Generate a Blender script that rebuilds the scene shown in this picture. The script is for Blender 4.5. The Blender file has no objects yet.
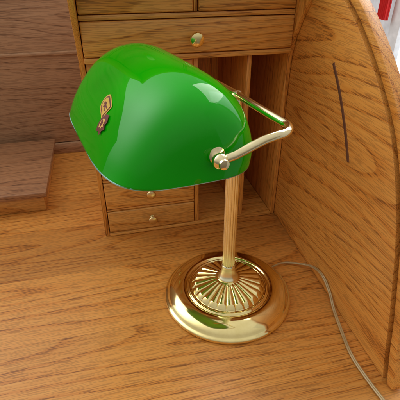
import bpy, bmesh, math, random
from mathutils import Vector, Matrix
random.seed(4)
S=bpy.context.scene
COL=S.collection
rad=math.radians

# ---------------- node helpers ----------------
def newmat(name):
    m=bpy.data.materials.new(name); m.use_nodes=True
    nt=m.node_tree; b=nt.nodes['Principled BSDF']
    return m,nt,b
def N(nt,t,**kw):
    n=nt.nodes.new(t)
    for k,v in kw.items():
        if hasattr(n,k): setattr(n,k,v)
    return n
def math_(nt,op,a,b=None,c=None):
    n=nt.nodes.new('ShaderNodeMath'); n.operation=op
    for i,v in enumerate((a,b,c)):
        if v is None: continue
        if isinstance(v,(int,float)): n.inputs[i].default_value=v
        else: nt.links.new(v,n.inputs[i])
    return n.outputs[0]
def ramp(nt,fac,stops):
    n=nt.nodes.new('ShaderNodeValToRGB'); e=n.color_ramp.elements
    while len(e)<len(stops): e.new(0.5)
    for el,(p,c) in zip(e,stops):
        el.position=p; el.color=(c[0],c[1],c[2],1)
    nt.links.new(fac,n.inputs[0]); return n.outputs[0]
def mixc(nt,fac,a,b,mode='MIX'):
    n=nt.nodes.new('ShaderNodeMix'); n.data_type='RGBA'; n.blend_type=mode
    for s,v in ((n.inputs[0],fac),(n.inputs[6],a),(n.inputs[7],b)):
        if isinstance(v,(int,float)): s.default_value=v
        elif isinstance(v,tuple): s.default_value=(v[0],v[1],v[2],1)
        else: nt.links.new(v,s)
    return n.outputs[2]
def wood(name,axis,dark,mid,light,rough=.34,coat=.22,plank=None,rings=26,cross=11,seed=0.0,poreamt=.9,alongs=.40,pore=820,tonevar=.7):
    m,nt,b=newmat(name); L=nt.links.new
    tc=N(nt,'ShaderNodeTexCoord'); oi=N(nt,'ShaderNodeObjectInfo')
    off=N(nt,'ShaderNodeVectorMath',operation='ADD')
    cv=N(nt,'ShaderNodeCombineXYZ')
    r=math_(nt,'MULTIPLY_ADD',oi.outputs['Random'],7.0,seed)
    base=r
    if plank:
        sep=N(nt,'ShaderNodeSeparateXYZ'); L(tc.outputs['Object'],sep.inputs[0])
        ax,w=plank
        q=math_(nt,'DIVIDE',sep.outputs[ax],w)
        fl=math_(nt,'FLOOR',q)
        wn=N(nt,'ShaderNodeTexWhiteNoise',noise_dimensions='1D'); L(fl,wn.inputs['W'])
        base=math_(nt,'MULTIPLY_ADD',wn.outputs['Value'],5.0,r)
        fr=math_(nt,'FRACT',q)
        edge=math_(nt,'MINIMUM',fr,math_(nt,'SUBTRACT',1.0,fr))
        seam=math_(nt,'LESS_THAN',edge,0.003)
        pv=wn.outputs['Value']
    for i in range(3): L(base,cv.inputs[i])
    L(tc.outputs['Object'],off.inputs[0]); L(cv.outputs[0],off.inputs[1])
    def mp(along,across):
        mm=N(nt,'ShaderNodeMapping'); sc=[across]*3; sc['XYZ'.index(axis)]=along
        mm.inputs['Scale'].default_value=sc; L(off.outputs[0],mm.inputs[0]); return mm.outputs[0]
    def noise(vec,det,ro=.5):
        n=N(nt,'ShaderNodeTexNoise'); n.inputs['Scale'].default_value=1; n.inputs['Detail'].default_value=det
        n.inputs['Roughness'].default_value=ro; L(vec,n.inputs['Vector']); return n.outputs[0]
    n1=noise(mp(alongs*2,cross),1,.3)
    n3=noise(mp(4.5,420),2,.6)
    v=math_(nt,'MULTIPLY_ADD',n3,.16,math_(nt,'MULTIPLY',n1,rings))
    fr2=math_(nt,'FRACT',v)
    saw=math_(nt,'POWER',fr2,5.0)
    cut=math_(nt,'MINIMUM',math_(nt,'MULTIPLY',math_(nt,'SUBTRACT',1.0,fr2),16.0),1.0)
    ring=math_(nt,'MULTIPLY',saw,cut)
    n2=noise(mp(34,pore),1)
    pcn=N(nt,'ShaderNodeClamp'); L(math_(nt,'MULTIPLY',math_(nt,'SUBTRACT',n2,.51),18.0),pcn.inputs[0]); pc=pcn.outputs[0]
    pm=math_(nt,'MULTIPLY',pc,math_(nt,'MULTIPLY_ADD',ring,.70,.32))
    n4=noise(mp(1.2,6),1)
    t=math_(nt,'ADD',math_(nt,'MULTIPLY',ring,.38),math_(nt,'MULTIPLY',n3,.40))
    c=ramp(nt,t,[(.06,light),(.36,mid),(.80,dark)])
    c=mixc(nt,math_(nt,'MULTIPLY',pm,poreamt),c,tuple(x*.42 for x in dark))
    tone=ramp(nt,n4,[(.3,(.88,.86,.82)),(.7,(1.10,1.09,1.08))])
    c=mixc(nt,tonevar,c,tone,'MULTIPLY')
    if plank:
        pt=ramp(nt,pv,[(0,(.90,.87,.84)),(1,(1.06,1.06,1.06))])
        c=mixc(nt,1.0,c,pt,'MULTIPLY')
        c=mixc(nt,math_(nt,'MULTIPLY',seam,.4),c,tuple(x*.4 for x in dark))
    L(c,b.inputs['Base Color'])
    L(math_(nt,'MULTIPLY_ADD',n2,.22,rough),b.inputs['Roughness'])
    b.inputs['Coat Weight'].default_value=coat; b.inputs['Coat Roughness'].default_value=.25
    bp=N(nt,'ShaderNodeBump'); bp.inputs['Strength'].default_value=.2; bp.inputs['Distance'].default_value=.0004
    bp.invert=True
    L(pc,bp.inputs['Height']); L(bp.outputs[0],b.inputs['Normal'])
    return m
def simple(name,col,rough=.5,metal=0,coat=0,var=.1,scale=40,bump=0):
    m,nt,b=newmat(name); L=nt.links.new
    tc=N(nt,'ShaderNodeTexCoord'); n=N(nt,'ShaderNodeTexNoise'); n.inputs['Scale'].default_value=scale
    n.inputs['Detail'].default_value=2
    L(tc.outputs['Object'],n.inputs['Vector'])
    c=ramp(nt,n.outputs[0],[(.3,tuple(x*(1-var) for x in col)),(.7,tuple(min(1,x*(1+var)) for x in col))])
    L(c,b.inputs['Base Color']); b.inputs['Metallic'].default_value=metal
    L(math_(nt,'MULTIPLY_ADD',n.outputs[0],rough*.5,rough*.75),b.inputs['Roughness'])
    b.inputs['Coat Weight'].default_value=coat
    return m

D=(.33,.098,.011); M_=(.66,.262,.040); Li=(.80,.400,.092)
def sc(c,k): return tuple(min(1,x*kk) for x,kk in zip(c,k if isinstance(k,tuple) else (k,)*3))
W_top=wood('oak_desktop','X',sc(D,1.0),sc(M_,(1.0,.97,.96)),sc(Li,(.98,.95,.92)),plank=(1,.135),seed=1.3,rings=22,cross=10,alongs=.45)
W_side=wood('oak_side_grain','Y',sc(D,(1,.98,.92)),sc(M_,(1.04,1.0,.94)),sc(Li,(1.02,1.0,.90)),plank=(2,.20),seed=3.1,rings=26,cross=7,alongs=.55)
W_back=wood('oak_back_panel','X',(.24,.11,.050),(.40,.225,.115),(.50,.31,.17),rough=.4,coat=.15,seed=5,rings=18,cross=9,pore=650)
W_x=wood('oak_drawer_front','X',sc(D,1.1),sc(M_,(1.08,1.14,1.2)),sc(Li,(1.08,1.14,1.3)),seed=7,rings=20,cross=12)
W_z=wood('oak_upright','Z',sc(D,1.1),sc(M_,1.1),sc(Li,1.1),seed=9,rings=16)
W_in=wood('oak_recess','Z',sc(D,1.4),sc(M_,(1.3,1.2,1.0)),sc(Li,(1.2,1.15,.95)),seed=15,rings=16)
W_box=wood('brown_box_lid','X',(.17,.066,.027),(.33,.150,.064),(.41,.21,.097),seed=21,rings=14)
W_bx=wood('box_body_oak','X',D,sc(M_,(.9,.95,1.1)),sc(Li,(.9,.95,1.1)),seed=24,rings=14)
M_gap=simple('dark_groove',(.025,.012,.007),.7)
M_wall=simple('painted_wall',(.72,.74,.76),.6)
M_white=simple('white_window_paint',(.8,.8,.8),.4)
M_red=simple('red_curtain',(.7,.03,.03),.8)

def brass(name,col=(.93,.74,.36),rough=.09,sc_=30,dk=(.90,.87,.80)):
    m,nt,b=newmat(name); L=nt.links.new
    tc=N(nt,'ShaderNodeTexCoord')
    n=N(nt,'ShaderNodeTexNoise'); n.inputs['Scale'].default_value=sc_; n.inputs['Detail'].default_value=5; n.inputs['Roughness'].default_value=.65
    L(tc.outputs['Object'],n.inputs['Vector'])
    c=ramp(nt,n.outputs[0],[(.3,sc(col,dk)),(.6,col)])
    L(c,b.inputs['Base Color']); b.inputs['Metallic'].default_value=1
    L(math_(nt,'MULTIPLY_ADD',n.outputs[0],.13,rough-.05),b.inputs['Roughness'])
    return m
BR=brass('polished_brass',(.98,.82,.38),.085,30,(.88,.85,.76)); BR2=brass('aged_brass',(.80,.62,.30),.25)
BR3=brass('pale_brass',(.96,.84,.50),.12)
BRS=brass('pale_brushed_brass',(1.0,.97,.66),.24,30,(.97,.96,.94))

# ---------------- geometry helpers ----------------
def link(o,parent=None,label=None):
    COL.objects.link(o)
    if parent is not None:
        o.parent=parent; bpy.context.view_layer.update()
        o.matrix_parent_inverse=parent.matrix_world.inverted()
    if label: o['label']=label
    return o
def empty(name,loc,label,cat,rot=0):
    e=bpy.data.objects.new(name,None); e.empty_display_size=.05
    e.location=loc; e.rotation_euler=(0,0,rot); COL.objects.link(e)
    e['label']=label; e['category']=cat
    bpy.context.view_layer.update(); return e
def bm_box(bm,x0,x1,y0,y1,z0,z1,bev=.0012,seg=2):
    t=bmesh.new()
    bmesh.ops.create_cube(t,size=1)
    for v in t.verts:
        v.co=Vector(((x0+x1)/2+v.co.x*(x1-x0),(y0+y1)/2+v.co.y*(y1-y0),(z0+z1)/2+v.co.z*(z1-z0)))
    if bev: bmesh.ops.bevel(t,geom=t.edges[:],offset=bev,segments=seg,profile=.5,affect='EDGES')
    me=bpy.data.meshes.new('t'); t.to_mesh(me); t.free(); bm.from_mesh(me); bpy.data.meshes.remove(me)
def mesh_obj(name,bm,mats,parent=None,smooth=True,angle=35,label=None,xf=None):
    bmesh.ops.recalc_face_normals(bm,faces=bm.faces[:]) 
    if xf is not None: bm.transform(xf)
    me=bpy.data.meshes.new(name); bm.to_mesh(me); bm.free()
    for m in (mats if isinstance(mats,list) else [mats]): me.materials.append(m)
    if smooth:
        me.polygons.foreach_set('use_smooth',[True]*len(me.polygons))
        me.set_sharp_from_angle(angle=rad(angle))
    o=bpy.data.objects.new(name,me); link(o,parent,label); return o
def boxes(name,lst,mat,parent,bev=.0012,label=None):
    bm=bmesh.new()
    for b in lst: bm_box(bm,*b,bev=bev)
    return mesh_obj(name,bm,mat,parent,label=label)
def extrude_poly(bm,pts,x0,x1,bev=0):
    t=bmesh.new()
    vs=[t.verts.new((x0,p[0],p[1])) for p in pts]; f=t.faces.new(vs)
    r=bmesh.ops.extrude_face_region(t,geom=[f])
    for v in [g for g in r['geom'] if isinstance(g,bmesh.types.BMVert)]: v.co.x=x1
    bmesh.ops.recalc_face_normals(t,faces=t.faces[:])
    if bev:
        es=[e for e in t.edges if len(e.link_faces)==2 and e.calc_face_angle(0)>rad(50)]
        bmesh.ops.bevel(t,geom=es,offset=bev,segments=2,profile=.5,affect='EDGES')
    me=bpy.data.meshes.new('t'); t.to_mesh(me); t.free(); bm.from_mesh(me); bpy.data.meshes.remove(me)
def spline(pts,n=8):
    out=[]; P=[Vector(p) for p in pts]; P=[P[0]*2-P[1]]+P+[P[-1]*2-P[-2]]
    for i in range(1,len(P)-2):
        for k in range(n):
            t=k/n; a,b,c,d=P[i-1:i+3]
            out.append(.5*((2*b)+(c-a)*t+(2*a-5*b+4*c-d)*t*t+(3*b-a-3*c+d)*t**3))
    out.append(P[-2]); return out
def offset2(pts,d):
    out=[]
    for i,p in enumerate(pts):
        a=pts[max(0,i-1)]; b=pts[min(len(pts)-1,i+1)]
        t=(b-a).normalized(); n=Vector((-t[1],t[0])); out.append(p+n*d)
    return out
def lathe(bm,prof,M=Matrix.Identity(4),seg=48,fn=None):
    rings=[]
    for (r,z) in prof:
        ring=[]
        if r<1e-6: ring=[bm.verts.new(M@Vector((0,0,z)))]
        else:
            for i in range(seg):
                a=2*math.pi*i/seg; rr,zz=(r,z) if fn is None else fn(r,z,a)
                ring.append(bm.verts.new(M@Vector((rr*math.cos(a),rr*math.sin(a),zz))))
        rings.append(ring)
    for A,B in zip(rings,rings[1:]):
        for i in range(seg):
            j=(i+1)%seg
            if len(A)==1 and len(B)==1: continue
            if len(A)==1: bm.faces.new((A[0],B[i],B[j]))
            elif len(B)==1: bm.faces.new((A[i],A[j],B[0]))
            else: bm.faces.new((A[i],A[j],B[j],B[i]))
def tube(bm,pts,r,seg=16,cap=True):
    pts=[Vector(p) for p in pts]; up=None; rings=[]
    for i,p in enumerate(pts):
        t=(pts[min(i+1,len(pts)-1)]-pts[max(i-1,0)]).normalized()
        if up is None: up=t.orthogonal().normalized()
        up=(up-t*up.dot(t)).normalized(); s=t.cross(up)
        rings.append([bm.verts.new(p+(up*math.cos(2*math.pi*k/seg)+s*math.sin(2*math.pi*k/seg))*r) for k in range(seg)])
    for A,B in zip(rings,rings[1:]):
        for k in range(seg): bm.faces.new((A[k],A[(k+1)%seg],B[(k+1)%seg],B[k]))
    if cap: bm.faces.new(rings[0]); bm.faces.new(rings[-1])

# ---------------- desk ----------------
desk=empty('rolltop_desk',(-.1,.55,-.03),'golden oak roll-top desk with pigeonholes and small drawers, opened','desk')
PX=.308; YF=.630; YB=1.035
SR=Matrix.Translation((PX,YF,0))@Matrix.Rotation(rad(-1.6),4,'Z')@Matrix.Translation((-PX,-YF,0))
boxes('desktop',[(-1.0,PX+.05,-.02,YB+.02,-.03,0)],W_top,desk,bev=.003)
boxes('back_panel',[(-1.0,PX,YB,YB+.018,.030,.60),(-1.0,PX,YB-.006,YB+.018,0.0,.028),(-1.0,PX,YB-.004,YB,.25,.258)],W_back,desk)
groove=[(.243,0),(.255,.044),(.270,.105),(.300,.20),(.341,.280),(.390,.334),(.438,.374),(.482,.403),(.545,.432),(.64,.450),(.80,.458),(YB,.46)]
g=[Vector((p.x,p.y)) for p in spline([(a,b,0) for a,b in groove],6)]
def clampz(l): return [Vector((p[0],max(0.0005,p[1]))) for p in l]
gi=clampz(offset2(g,-.0044)); go=clampz(offset2(g,.0044)); gf=clampz(offset2(g,.016))
bm=bmesh.new()
extrude_poly(bm,[tuple(p) for p in gi]+[(YB,.0005)],PX,PX+.014,bev=.0008)
side=mesh_obj('side_panel',bm,W_side,desk,xf=SR)
bm=bmesh.new()
extrude_poly(bm,[tuple(p) for p in go]+[tuple(p) for p in reversed(gf)],PX-.001,PX+.014,bev=.0012)
mesh_obj('side_rail',bm,W_side,desk,xf=SR)
bm=bmesh.new()
extrude_poly(bm,[tuple(p) for p in clampz(offset2(g,.006))]+[tuple(p) for p in reversed(clampz(offset2(g,-.006)))],PX+.009,PX+.0135)
mesh_obj('shutter_track',bm,M_gap,desk,xf=SR)
bm=bmesh.new()
sl=[Vector((p.x,p.y)) for p in spline([(.416,.222,0),(.440,.262,0),(.468,.300,0),(.496,.331,0)],6)]
extrude_poly(bm,[tuple(p) for p in offset2(sl,.0020)]+[tuple(p) for p in reversed(offset2(sl,-.0020))],PX-.0014,PX+.002)
mesh_obj('metal_strip',bm,simple('bronze_metal_strip',(.24,.13,.08),.35,.6),desk,xf=SR)

XL,XR=-.024,PX-.001; T=.008; ZT=.455; ZD=.322
DEP=YF+.18
bm=bmesh.new()
def side_board(x0,x1):
    pr=[(YF,0.0005),(YF,.290),(YF-.003,.318),(YF-.012,.345),(YF-.028,.372),(YF-.045,.395),(YF-.055,.42),(YF-.058,ZT),(DEP,ZT),(DEP,.0005)]
    extrude_poly(bm,pr,x0,x1,bev=.0012)
side_board(XL-T,XL); side_board(XR-T,XR)
for x in (.145,.234): bm_box(bm,x-.004,x+.004,YF+.001,DEP-.01,.0075,ZD-.003)
mesh_obj('pigeonhole_divider',bm,W_z,desk)
bm=bmesh.new()
bm_box(bm,XL+.0005,XR-T-.0005,YF-.002,DEP-.01,.0006,.007)
bm_box(bm,XL+.0005,XR-T-.0005,YF-.012,DEP-.01,ZD-.003,ZD+.005)
bm_box(bm,XL+.0005,XR-T-.0005,YF-.012,DEP-.01,.377,.384)
bm_box(bm,XL-T-.004,XR,YF-.064,DEP+.004,ZT+.0005,ZT+.012,bev=.003)
for z in (.054,.114,.174,.234): bm_box(bm,XL+.0005,.1405,YF+.0005,DEP-.01,z,z+.004)
mesh_obj('pigeonhole_shelf',bm,W_x,desk)
boxes('pigeonhole_back',[(XL,XR-T,DEP-.009,DEP-.001,.001,ZT-.001)],W_in,desk)

def knob(parent,x,y,z,r,mat):
    bm=bmesh.new()
    M=Matrix.Translation((x,y,z))@Matrix.Rotation(rad(90),4,'X')
    pr=[(0,0),(.55*r,0),(.6*r,.1*r),(.38*r,.3*r),(.36*r,.75*r),(.7*r,.95*r),(1.0*r,1.2*r),(1.02*r,1.35*r),(.9*r,1.55*r),(.6*r,1.66*r),(0,1.7*r)]
    lathe(bm,pr,M,32); return mesh_obj('knob',bm,mat,parent)
def drawer(x0,x1,z0,z1,yf,kr=.0085,kmat=BR2,kx=None,gap=.0012,name='drawer',dz=0):
    bm=bmesh.new()
    bm_box(bm,x0+gap,x1-gap,yf,yf+.015,z0+gap,z1-gap,bev=.0022,seg=3)
    bm_box(bm,x0+.004,x1-.004,yf+.0145,DEP-.012,z0+.003,z1-.006)
    d=mesh_obj(name,bm,W_x,desk)
    knob(d,(x0+x1)/2 if kx is None else kx,yf+.0005,(z0+z1)/2+dz,kr,kmat)
for z0,z1 in ((.007,.054),(.058,.114),(.118,.174),(.178,.234),(.238,.319)):
    drawer(XL,.141,z0,z1,YF-.001)
drawer(XL,XR-T,ZD+.005,.377,YF-.014,kr=.0105,kmat=BR,kx=.1405,dz=-.003)
drawer(XL,.139,.384,ZT,YF-.014)
drawer(.145,XR-T,.384,ZT,YF-.014)
boxes('drawer_divider',[(.1395,.1445,YF-.010,DEP-.01,.3845,ZT-.0005)],W_z,desk)

bx=empty('wooden_box',(-.3,.88,0),'low brown wooden box lying on the desktop','box')
boxes('lid',[(-.50,-.140,.744,1.02,.035,.047)],W_box,bx,bev=.002)
boxes('box_body',[(-.49,-.148,.752,1.012,.0006,.0345)],W_bx,bx,bev=.0015)

# ---------------- lamp ----------------
LC=Vector((.148,.434,0)); ROT=rad(11)
lamp=empty('desk_lamp',LC,'brass banker lamp with glossy green glass shade standing on the desk','lamp',ROT)
def lampobj(name,bm,mat,parent=None,angle=35,label=None):
    bmesh.ops.recalc_face_normals(bm,faces=bm.faces[:])
    me=bpy.data.meshes.new(name); bm.to_mesh(me); bm.free()
    for m in (mat if isinstance(mat,list) else [mat]): me.materials.append(m)
    me.polygons.foreach_set('use_smooth',[True]*len(me.polygons)); me.set_sharp_from_angle(angle=rad(angle))
    o=bpy.data.objects.new(name,me); COL.objects.link(o); o.parent=parent or lamp
    if label:o['label']=label
    return o
R0=.0975
def sstep(a,b,x):
    t=max(0,min(1,(x-a)/(b-a))); return t*t*(3-2*t)
NF=24
prof=[(0,.0010),(.090,.0010),(.0955,.0012),(.0972,.0022),(R0,.0045),(.0970,.0066),(.0955,.0080),(.0938,.0086),(.0926,.0098),(.0912,.0124),
      (.0888,.0150),(.0855,.0172),(.0815,.0190),(.0770,.0203),(.0725,.0211),(.0690,.0214),(.0665,.0212),(.0648,.0205),(.0638,.0194),(.0630,.0187),(.0622,.0187),(.0614,.0193),(.0606,.0206),(.0594,.0213),(.0582,.0211),(.0574,.0204),(.0568,.0200),(.0560,.0200),(.0552,.0202)]
k=64
RA,RB=.0160,.0550
for i in range(k):
    r=RB-(RB-RA)*i/(k-1); t=(RB-r)/(RB-RA)
    prof.append((r,.0202+ .0050*min(1,t/.14)**.6 + .0115*t))
prof+=[(.0156,.0370),(.0150,.0374),(.0,.0374)]
DZ=.0062
def basefn(r,z,a):
    if RA<r<RB:
        x=((NF*a/(2*math.pi))%1.0)*2-1
        c=math.sqrt(max(0,1-(.96*x)**2))
        t=(r-RA)/(RB-RA)
        w=sstep(0,.15,t)
        d_=.0055*(1-math.sqrt(max(0,1-x*x)))
        e=sstep(RB-.0002,RB-.0060-d_,r)
        z+= (.0044*(c-.6)*(.30+.70*t))*w*e
        z-= .0032*(1-sstep(RB,RB-d_-.0035,r))*(1-c)
    return r,z
bm=bmesh.new(); lathe(bm,prof,seg=NF*20,fn=basefn)
lampobj('lamp_base',bm,BR,angle=75)
BZ=.3185
bm=bmesh.new()
sp=[(0,.0313),(.0150,.0313),(.0155,.0325),(.0150,.0338),(.0140,.0352),(.0128,.0372),(.0118,.0400),(.0110,.0435),(.0104,.0475),(.0100,.0520),(.0103,.0535),(.0103,.0550),(.0092,.0562)]
sp=[(a,b+DZ) for a,b in sp]
lathe(bm,sp,seg=48)
def reed(r,z,a): return (r-.0008*(1-abs(math.cos(7*a))),z)
lathe(bm,[(.0092,.0560+DZ),(.0092,.10),(.0092,.20),(.0092,.285)],seg=168,fn=reed)
lathe(bm,[(.0092,.285),(.0100,.287),(.0103,.290),(.0095,.295),(.0075,.299),(.0065,.306),(.0062,.311),(.0062,BZ),(.005,BZ+.0035),(0,BZ+.0045)],seg=48)
lampobj('stem',bm,BRS,angle=50)
HL=.112; PXL=-.083; PZ=.305; BXO=-.002
def arm(sign):
    y=sign*(HL+.0085)
    if sign>0: y+=.032
    pts=[(0,0,BZ),(BXO*.5,y*.3,BZ),(BXO,y*.6,BZ)]
    rr=.022
    for i in range(13):
        a=i/12*math.pi/2
        pts.append((BXO-rr+rr*math.cos(a),y-sign*rr+sign*rr*math.sin(a),BZ))
    x0=BXO-rr
    for t in (.25,.5,.75,1.0):
        x=x0+(PXL-x0)*t; s=t*t*(3-2*t)
        pts.append((x,y,BZ+(PZ-BZ)*s))
    return pts
bm=bmesh.new()
for s in (-1,1): tube(bm,arm(s),.0043,18)
lampobj('yoke_arm',bm,BR3,angle=50)
for s in (-1,1):
    bm=bmesh.new()
    yy=-HL+.012 if s<0 else HL+.032-.012
    M=Matrix.Translation((PXL,yy,PZ))@Matrix.Rotation(rad(90 if s<0 else -90),4,'X')
    lathe(bm,[(0,.006),(.0095,.008),(.0105,.0105),(.0100,.0125),(.0085,.0133),(.006,.0138),(.0045,.0150),(.0045,.0175),(.0068,.0185),(.0076,.0210),(.0070,.0238),(.0052,.0258),(.0040,.0270),(.0050,.0285),(.0045,.0305),(0,.0318)],M,32)
    lampobj('pivot_knob',bm,BR3)

Lh=.1295; YC=.0155
PN,PF=3.9,5.2
sec=[(.061,-.026),(.063,-.008),(.059,.012),(.048,.035),(.027,.0525),(.001,.0610),(-.027,.0575),(-.052,.044),(-.072,.0235),(-.087,.002),(-.097,-.019)]
secp=[Vector((p.x,p.y)) for p in spline([(a,b,0) for a,b in sec],5)]
CEN=Vector((-.018,-.0225))
def shade_pt(s,q):
    PE=PN if s<0 else PF
    t=s*math.pi/2
    y=Lh*math.copysign(abs(math.sin(t))**(2/PE),t)
    kk=max(0.0,math.cos(t))**(2/PE)
    f=q*(len(secp)-1); i=min(int(f),len(secp)-2); p=secp[i].lerp(secp[i+1],f-i)
    c=CEN+(p-CEN)*kk
    return Vector((PXL+c.x,YC+y,PZ+c.y))
bm=bmesh.new()
NS,NQ=90,len(secp)*2
grid=[]
for i in range(NS+1):
    u=-1+2*i/NS; a=abs(u); PE=PN if u<0 else PF
    t0=math.asin((.885)**(PE/2))*2/math.pi
    if a<.75: t=math.asin((a/.75*.885)**(PE/2))*2/math.pi
    else:
        tt=(a-.75)/.25
        t=t0+(1-t0)*(1-(1-tt)**2.0) if tt<1 else .99999
    s=math.copysign(min(t,.99999),u)
    grid.append([bm.verts.new(shade_pt(s,j/NQ)) for j in range(NQ+1)])
for i in range(NS):
    for j in range(NQ):
        bm.faces.new((grid[i][j],grid[i+1][j],grid[i+1][j+1],grid[i][j+1]))
bmesh.ops.remove_doubles(bm,verts=bm.verts[:],dist=.00005)
mg,nt,b=newmat('green_cased_glass')
b.inputs['Roughness'].default_value=.03
b.inputs['IOR'].default_value=1.42
tcn=N(nt,'ShaderNodeTexCoord'); nn=N(nt,'ShaderNodeTexNoise'); nn.inputs['Scale'].default_value=14; nn.inputs['Detail'].default_value=1
nt.links.new(tcn.outputs['Object'],nn.inputs['Vector'])
nt.links.new(ramp(nt,nn.outputs[0],[(.3,(.002,.36,.002)),(.7,(.004,.46,.003))]),b.inputs['Base Color'])
bp=N(nt,'ShaderNodeBump'); bp.inputs['Strength'].default_value=.16; bp.inputs['Distance'].default_value=.004
nt.links.new(nn.outputs[0],bp.inputs['Height']); nt.links.new(bp.outputs[0],b.inputs['Normal'])
tr=N(nt,'ShaderNodeBsdfTranslucent'); tr.inputs[0].default_value=(.06,.95,.01,1)
mx=N(nt,'ShaderNodeMixShader'); mx.inputs[0].default_value=.18
outn=[n for n in nt.nodes if n.type=='OUTPUT_MATERIAL'][0]
nt.links.new(b.outputs[0],mx.inputs[1]); nt.links.new(tr.outputs[0],mx.inputs[2]); nt.links.new(mx.outputs[0],outn.inputs[0])
mw,nt,b=newmat('white_cased_glass'); b.inputs['Base Color'].default_value=(.75,.85,.85,1); b.inputs['Roughness'].default_value=.1
tr=N(nt,'ShaderNodeBsdfTranslucent'); tr.inputs[0].default_value=(.85,.95,.85,1)
mx=N(nt,'ShaderNodeMixShader'); mx.inputs[0].default_value=.5
outn=[n for n in nt.nodes if n.type=='OUTPUT_MATERIAL'][0]
nt.links.new(b.outputs[0],mx.inputs[1]); nt.links.new(tr.outputs[0],mx.inputs[2]); nt.links.new(mx.outputs[0],outn.inputs[0])
shade=lampobj('lamp_shade',bm,[mg,mw],angle=180)
me=shade.data
cen=Vector((PXL-.018,YC,PZ-.02)); sgn=sum((p.center-cen).dot(p.normal) for p in me.polygons)
if sgn<0: me.flip_normals()
sol=shade.modifiers.new('thick','SOLIDIFY'); sol.thickness=.0030; sol.offset=-1; sol.material_offset=1; sol.material_offset_rim=0
bm=bmesh.new()
ss=[ -1+2*i/160 for i in range(161)]
ss=[math.copysign(1-(1-abs(u))**1.6,u)*.9999 for u in ss]
rim=[shade_pt(s,1.0) for s in ss]+[shade_pt(s,0.0) for s in reversed(ss)]
cx=Vector((PXL+CEN.x,YC,PZ+CEN.y))
rim=[p+(cx-p).normalized()*.0017 for p in rim]
flt=[rim[0]]
for p in rim[1:]:
    if (p-flt[-1]).length>.0012: flt.append(p)
flt.append(flt[0])
tube(bm,flt,.0015,10,cap=False)
mr=simple('pale_glass_rim',(.25,.60,.55),.12,0,.5,var=.5,scale=14)
lampobj('shade_rim',bm,mr,parent=shade,angle=90)

bm=bmesh.new()
M=Matrix.Translation((PXL+.03,0,PZ+.010))@Matrix.Rotation(rad(-90),4,'Y')
lathe(bm,[(0,-.05),(.006,-.05),(.006,-.02),(.013,-.016),(.014,.010),(.013,.014),(0,.014)],M,32)
lampobj('lamp_socket',bm,BR2)

def shade_n(s,q):
    e=.004
    a=shade_pt(s+e,q)-shade_pt(s-e,q); c=shade_pt(s,q+e)-shade_pt(s,q-e)
    n=a.cross(c).normalized()
    if n.dot(shade_pt(s,q)-cen)<0: n=-n
    return n
def sparam(y):
    PE=PN if y<0 else PF
    return math.copysign(math.asin((abs(y)/Lh)**(PE/2))*2/math.pi,y)
def sticker(name,y0,q0,shape,mat,lift,label=None,K=6):
    s0=sparam(y0); e=.003
    dq=(shade_pt(s0,q0+e)-shade_pt(s0,q0)).length/e
    bm=bmesh.new()
    cu=sum(u for u,v in shape)/len(shape); cv=sum(v for u,v in shape)/len(shape)
    def P(u,v):
        s=sparam(y0+u); q=q0+v/dq; return bm.verts.new(shade_pt(s,q)+shade_n(max(abs(s),.02)*(1 if s>=0 else -1),q)*lift)
    sh=[]
    for i in range(len(shape)):
        a=shape[i]; c=shape[(i+1)%len(shape)]
        for k in range(4): sh.append((a[0]+(c[0]-a[0])*k/4,a[1]+(c[1]-a[1])*k/4))
    rings=[[P(cu+(u-cu)*k/K,cv+(v-cv)*k/K) for u,v in sh] for k in range(1,K+1)]
    c0=P(cu,cv); n=len(sh)
    for i in range(n):
        bm.faces.new((c0,rings[0][i],rings[0][(i+1)%n]))
        for A,B in zip(rings,rings[1:]): bm.faces.new((A[i],B[i],B[(i+1)%n],A[(i+1)%n]))
    return lampobj(name,bm,mat,parent=shade,label=label)
def arch(w,h,n=14):
    pts=[(-w,-h),(w,-h)]
    for i in range(n+1):
        a=math.pi*i/n; pts.append((w*math.cos(a),h*.45+w*math.sin(a)))
    return pts
Mgold=simple('gold_foil',(.82,.52,.10),.35,.25); Mdark=simple('label_dark',(.14,.016,.010),.5); Mcream=simple('label_cream',(.70,.42,.10),.5)
Y0,Q0=-.028,.792
def rotp(pts,a): return [(x*math.cos(a)-y*math.sin(a),x*math.sin(a)+y*math.cos(a)) for x,y in pts]
TH=1.25; A0=math.pi+TH; K_=1.15
def S_(pts,k=K_): return [(x*k,y*k) for x,y in pts]
sticker('foil_label',Y0,Q0,rotp(S_(arch(.0080,.0110)),A0),Mgold,.0006,'gold arched foil sticker')
sticker('label_emblem',Y0,Q0,rotp(S_(arch(.0066,.0094)),A0),Mdark,.0008)
sticker('label_emblem',Y0,Q0,rotp(S_(arch(.0055,.0084)),A0),Mgold,.0010)
fig=[(-.0022,-.0060),(-.0008,-.0060),(0,-.002),(.0010,-.0060),(.0024,-.0060),(.0012,-.0005),(.0030,.0030),(.0018,.0035),(.0008,.0020),(.0012,.0050),(0,.0065),(-.0012,.0050),(-.0008,.0020),(-.0020,.0030),(-.0030,.0020),(-.0012,-.0005)]
sticker('label_emblem',Y0,Q0,rotp(S_(fig),A0),Mdark,.0012)
bow=[(-.003,.006),(.004,.0065),(.0095,.003),(.0085,-.0035),(.005,-.0045),(.0055,-.009),(.001,-.0075),(-.0035,-.0095),(-.0045,-.0045),(-.0095,-.003),(-.0075,.002)]
bow=S_(bow,1.2)
by=Y0-.0165; bq=Q0+.052
sticker('label_ribbon',by,bq,rotp(bow,A0-.4),Mdark,.0014,'dark red emblem with gold centre')
sticker('label_ribbon',by,bq,rotp([(x*.52,y*.52) for x,y in bow],A0-.4),Mcream,.0016)
sticker('label_ribbon',by,bq,rotp([(x*.28,y*.28) for x,y in bow],A0+.4),Mdark,.0018)

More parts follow.
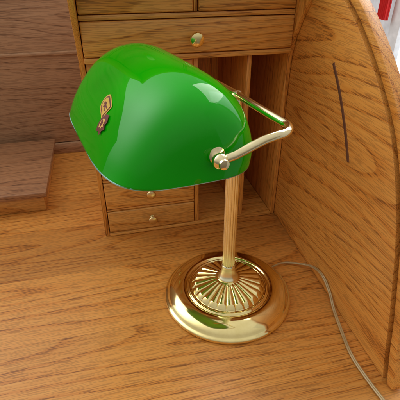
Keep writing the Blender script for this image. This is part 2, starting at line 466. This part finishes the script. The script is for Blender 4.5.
cp=[(.236,.470,.006),(.262,.478,.004),(.285,.468,.006),(.298,.445,.016),(.2985,.415,.024),(.298,.388,.014),(.293,.362,.004),(.283,.320,.0028),(.276,.285,.0028),(.276,.25,.0028),(.279,.215,.0028),(.284,.15,.0028),(.28,.05,.0028)]
cpp=spline(cp,10)
bm=bmesh.new(); 
tube(bm,[p+Vector((-.0011,0,0)) for p in cpp],.0014,10); tube(bm,[p+Vector((.0011,.0003,0.0002)) for p in cpp],.0014,10)
mesh_obj('power_cord',bm,simple('translucent_gold_cord',(.50,.36,.17),.3,.15,.3),lamp,angle=60)

# ---------------- surroundings ----------------
o=boxes('wall',[(1.0,1.04,-.5,2.6,-.7,1.7)],M_wall,None,bev=.002); o['kind']='structure'
win=empty('window',(.98,1.0,-.1),'white framed window letting in bright daylight','window')
boxes('window_frame',[(.965,.998,.50,.55,-.3,1.5),(.965,.998,1.22,1.27,-.3,1.5),(.965,.998,.551,1.219,-.3,-.25),(.965,.998,.551,1.219,1.45,1.5)],M_white,win)
mp_,nt,b=newmat('bright_window_pane'); b.inputs['Base Color'].default_value=(.7,.75,.8,1)
b.inputs['Emission Color'].default_value=(.85,.93,1,1); b.inputs['Emission Strength'].default_value=1.2
boxes('window_pane',[(.985,.992,.551,1.219,-.249,1.449)],mp_,win,bev=0)
cur=empty('red_curtain',(.95,1.32,.2),'narrow red curtain hanging against the pale wall','curtain')
bm=bmesh.new()
fold=[(.945+.006*math.sin(i*.9),1.265+.05*i/40) for i in range(41)]
a=[bm.verts.new((x,y,.26)) for x,y in fold]; c=[bm.verts.new((x,y,1.2)) for x,y in fold]
for i in range(40): bm.faces.new((a[i],a[i+1],c[i+1],c[i]))
mesh_obj('curtain_cloth',bm,M_red,cur)

# ---------------- light ----------------
w=bpy.data.worlds.new('World'); S.world=w; w.use_nodes=True; nt=w.node_tree
bg=nt.nodes['Background']; tc=N(nt,'ShaderNodeTexCoord'); sp_=N(nt,'ShaderNodeSeparateXYZ')
nt.links.new(tc.outputs['Generated'],sp_.inputs[0])
c=ramp(nt,math_(nt,'MULTIPLY_ADD',sp_.outputs[2],.5,.5),[(.0,(.06,.04,.03)),(.48,(.20,.18,.16)),(.62,(.40,.38,.36)),(1,(.62,.61,.60))])
d=N(nt,'ShaderNodeVectorMath',operation='DOT_PRODUCT'); nt.links.new(tc.outputs['Generated'],d.inputs[0])
d.inputs[1].default_value=Vector((-.80,.55,.80)).normalized()
l1=math_(nt,'POWER',math_(nt,'MAXIMUM',d.outputs['Value'],0.0),7.0)
st=math_(nt,'MULTIPLY_ADD',l1,2.6,1.15)
c2=mixc(nt,math_(nt,'MINIMUM',l1,1.0),c,(.97,.98,1.0))
nt.links.new(c2,bg.inputs[0]); nt.links.new(st,bg.inputs[1])
def area(name,loc,target,sx,sy,power,col):
    l=bpy.data.lights.new(name,'AREA'); l.shape='RECTANGLE'; l.size=sx; l.size_y=sy; l.energy=power; l.color=col
    o=bpy.data.objects.new(name,l); o.location=loc
    o.rotation_euler=(Vector(target)-Vector(loc)).to_track_quat('-Z','Y').to_euler(); COL.objects.link(o)
area('window_light',(.90,.95,1.0),(.1,.5,.1),.9,.9,12,(1,.98,.96))

# ---------------- camera ----------------
cam=bpy.data.cameras.new('Camera'); co=bpy.data.objects.new('Camera',cam); COL.objects.link(co)
cam.lens=36; cam.sensor_width=36; cam.clip_start=.01; cam.clip_end=50
yaw,pit=rad(13.5),rad(32)
F=Vector((math.sin(yaw)*math.cos(pit),math.cos(yaw)*math.cos(pit),-math.sin(pit)))
Rv=Vector((math.cos(yaw),-math.sin(yaw),0)); U=Rv.cross(F)
m=Matrix((Rv,U,-F)).transposed().to_4x4(); m.translation=Vector((0,0,.46)); co.matrix_world=m
S.camera=co
S.view_settings.view_transform='Standard'
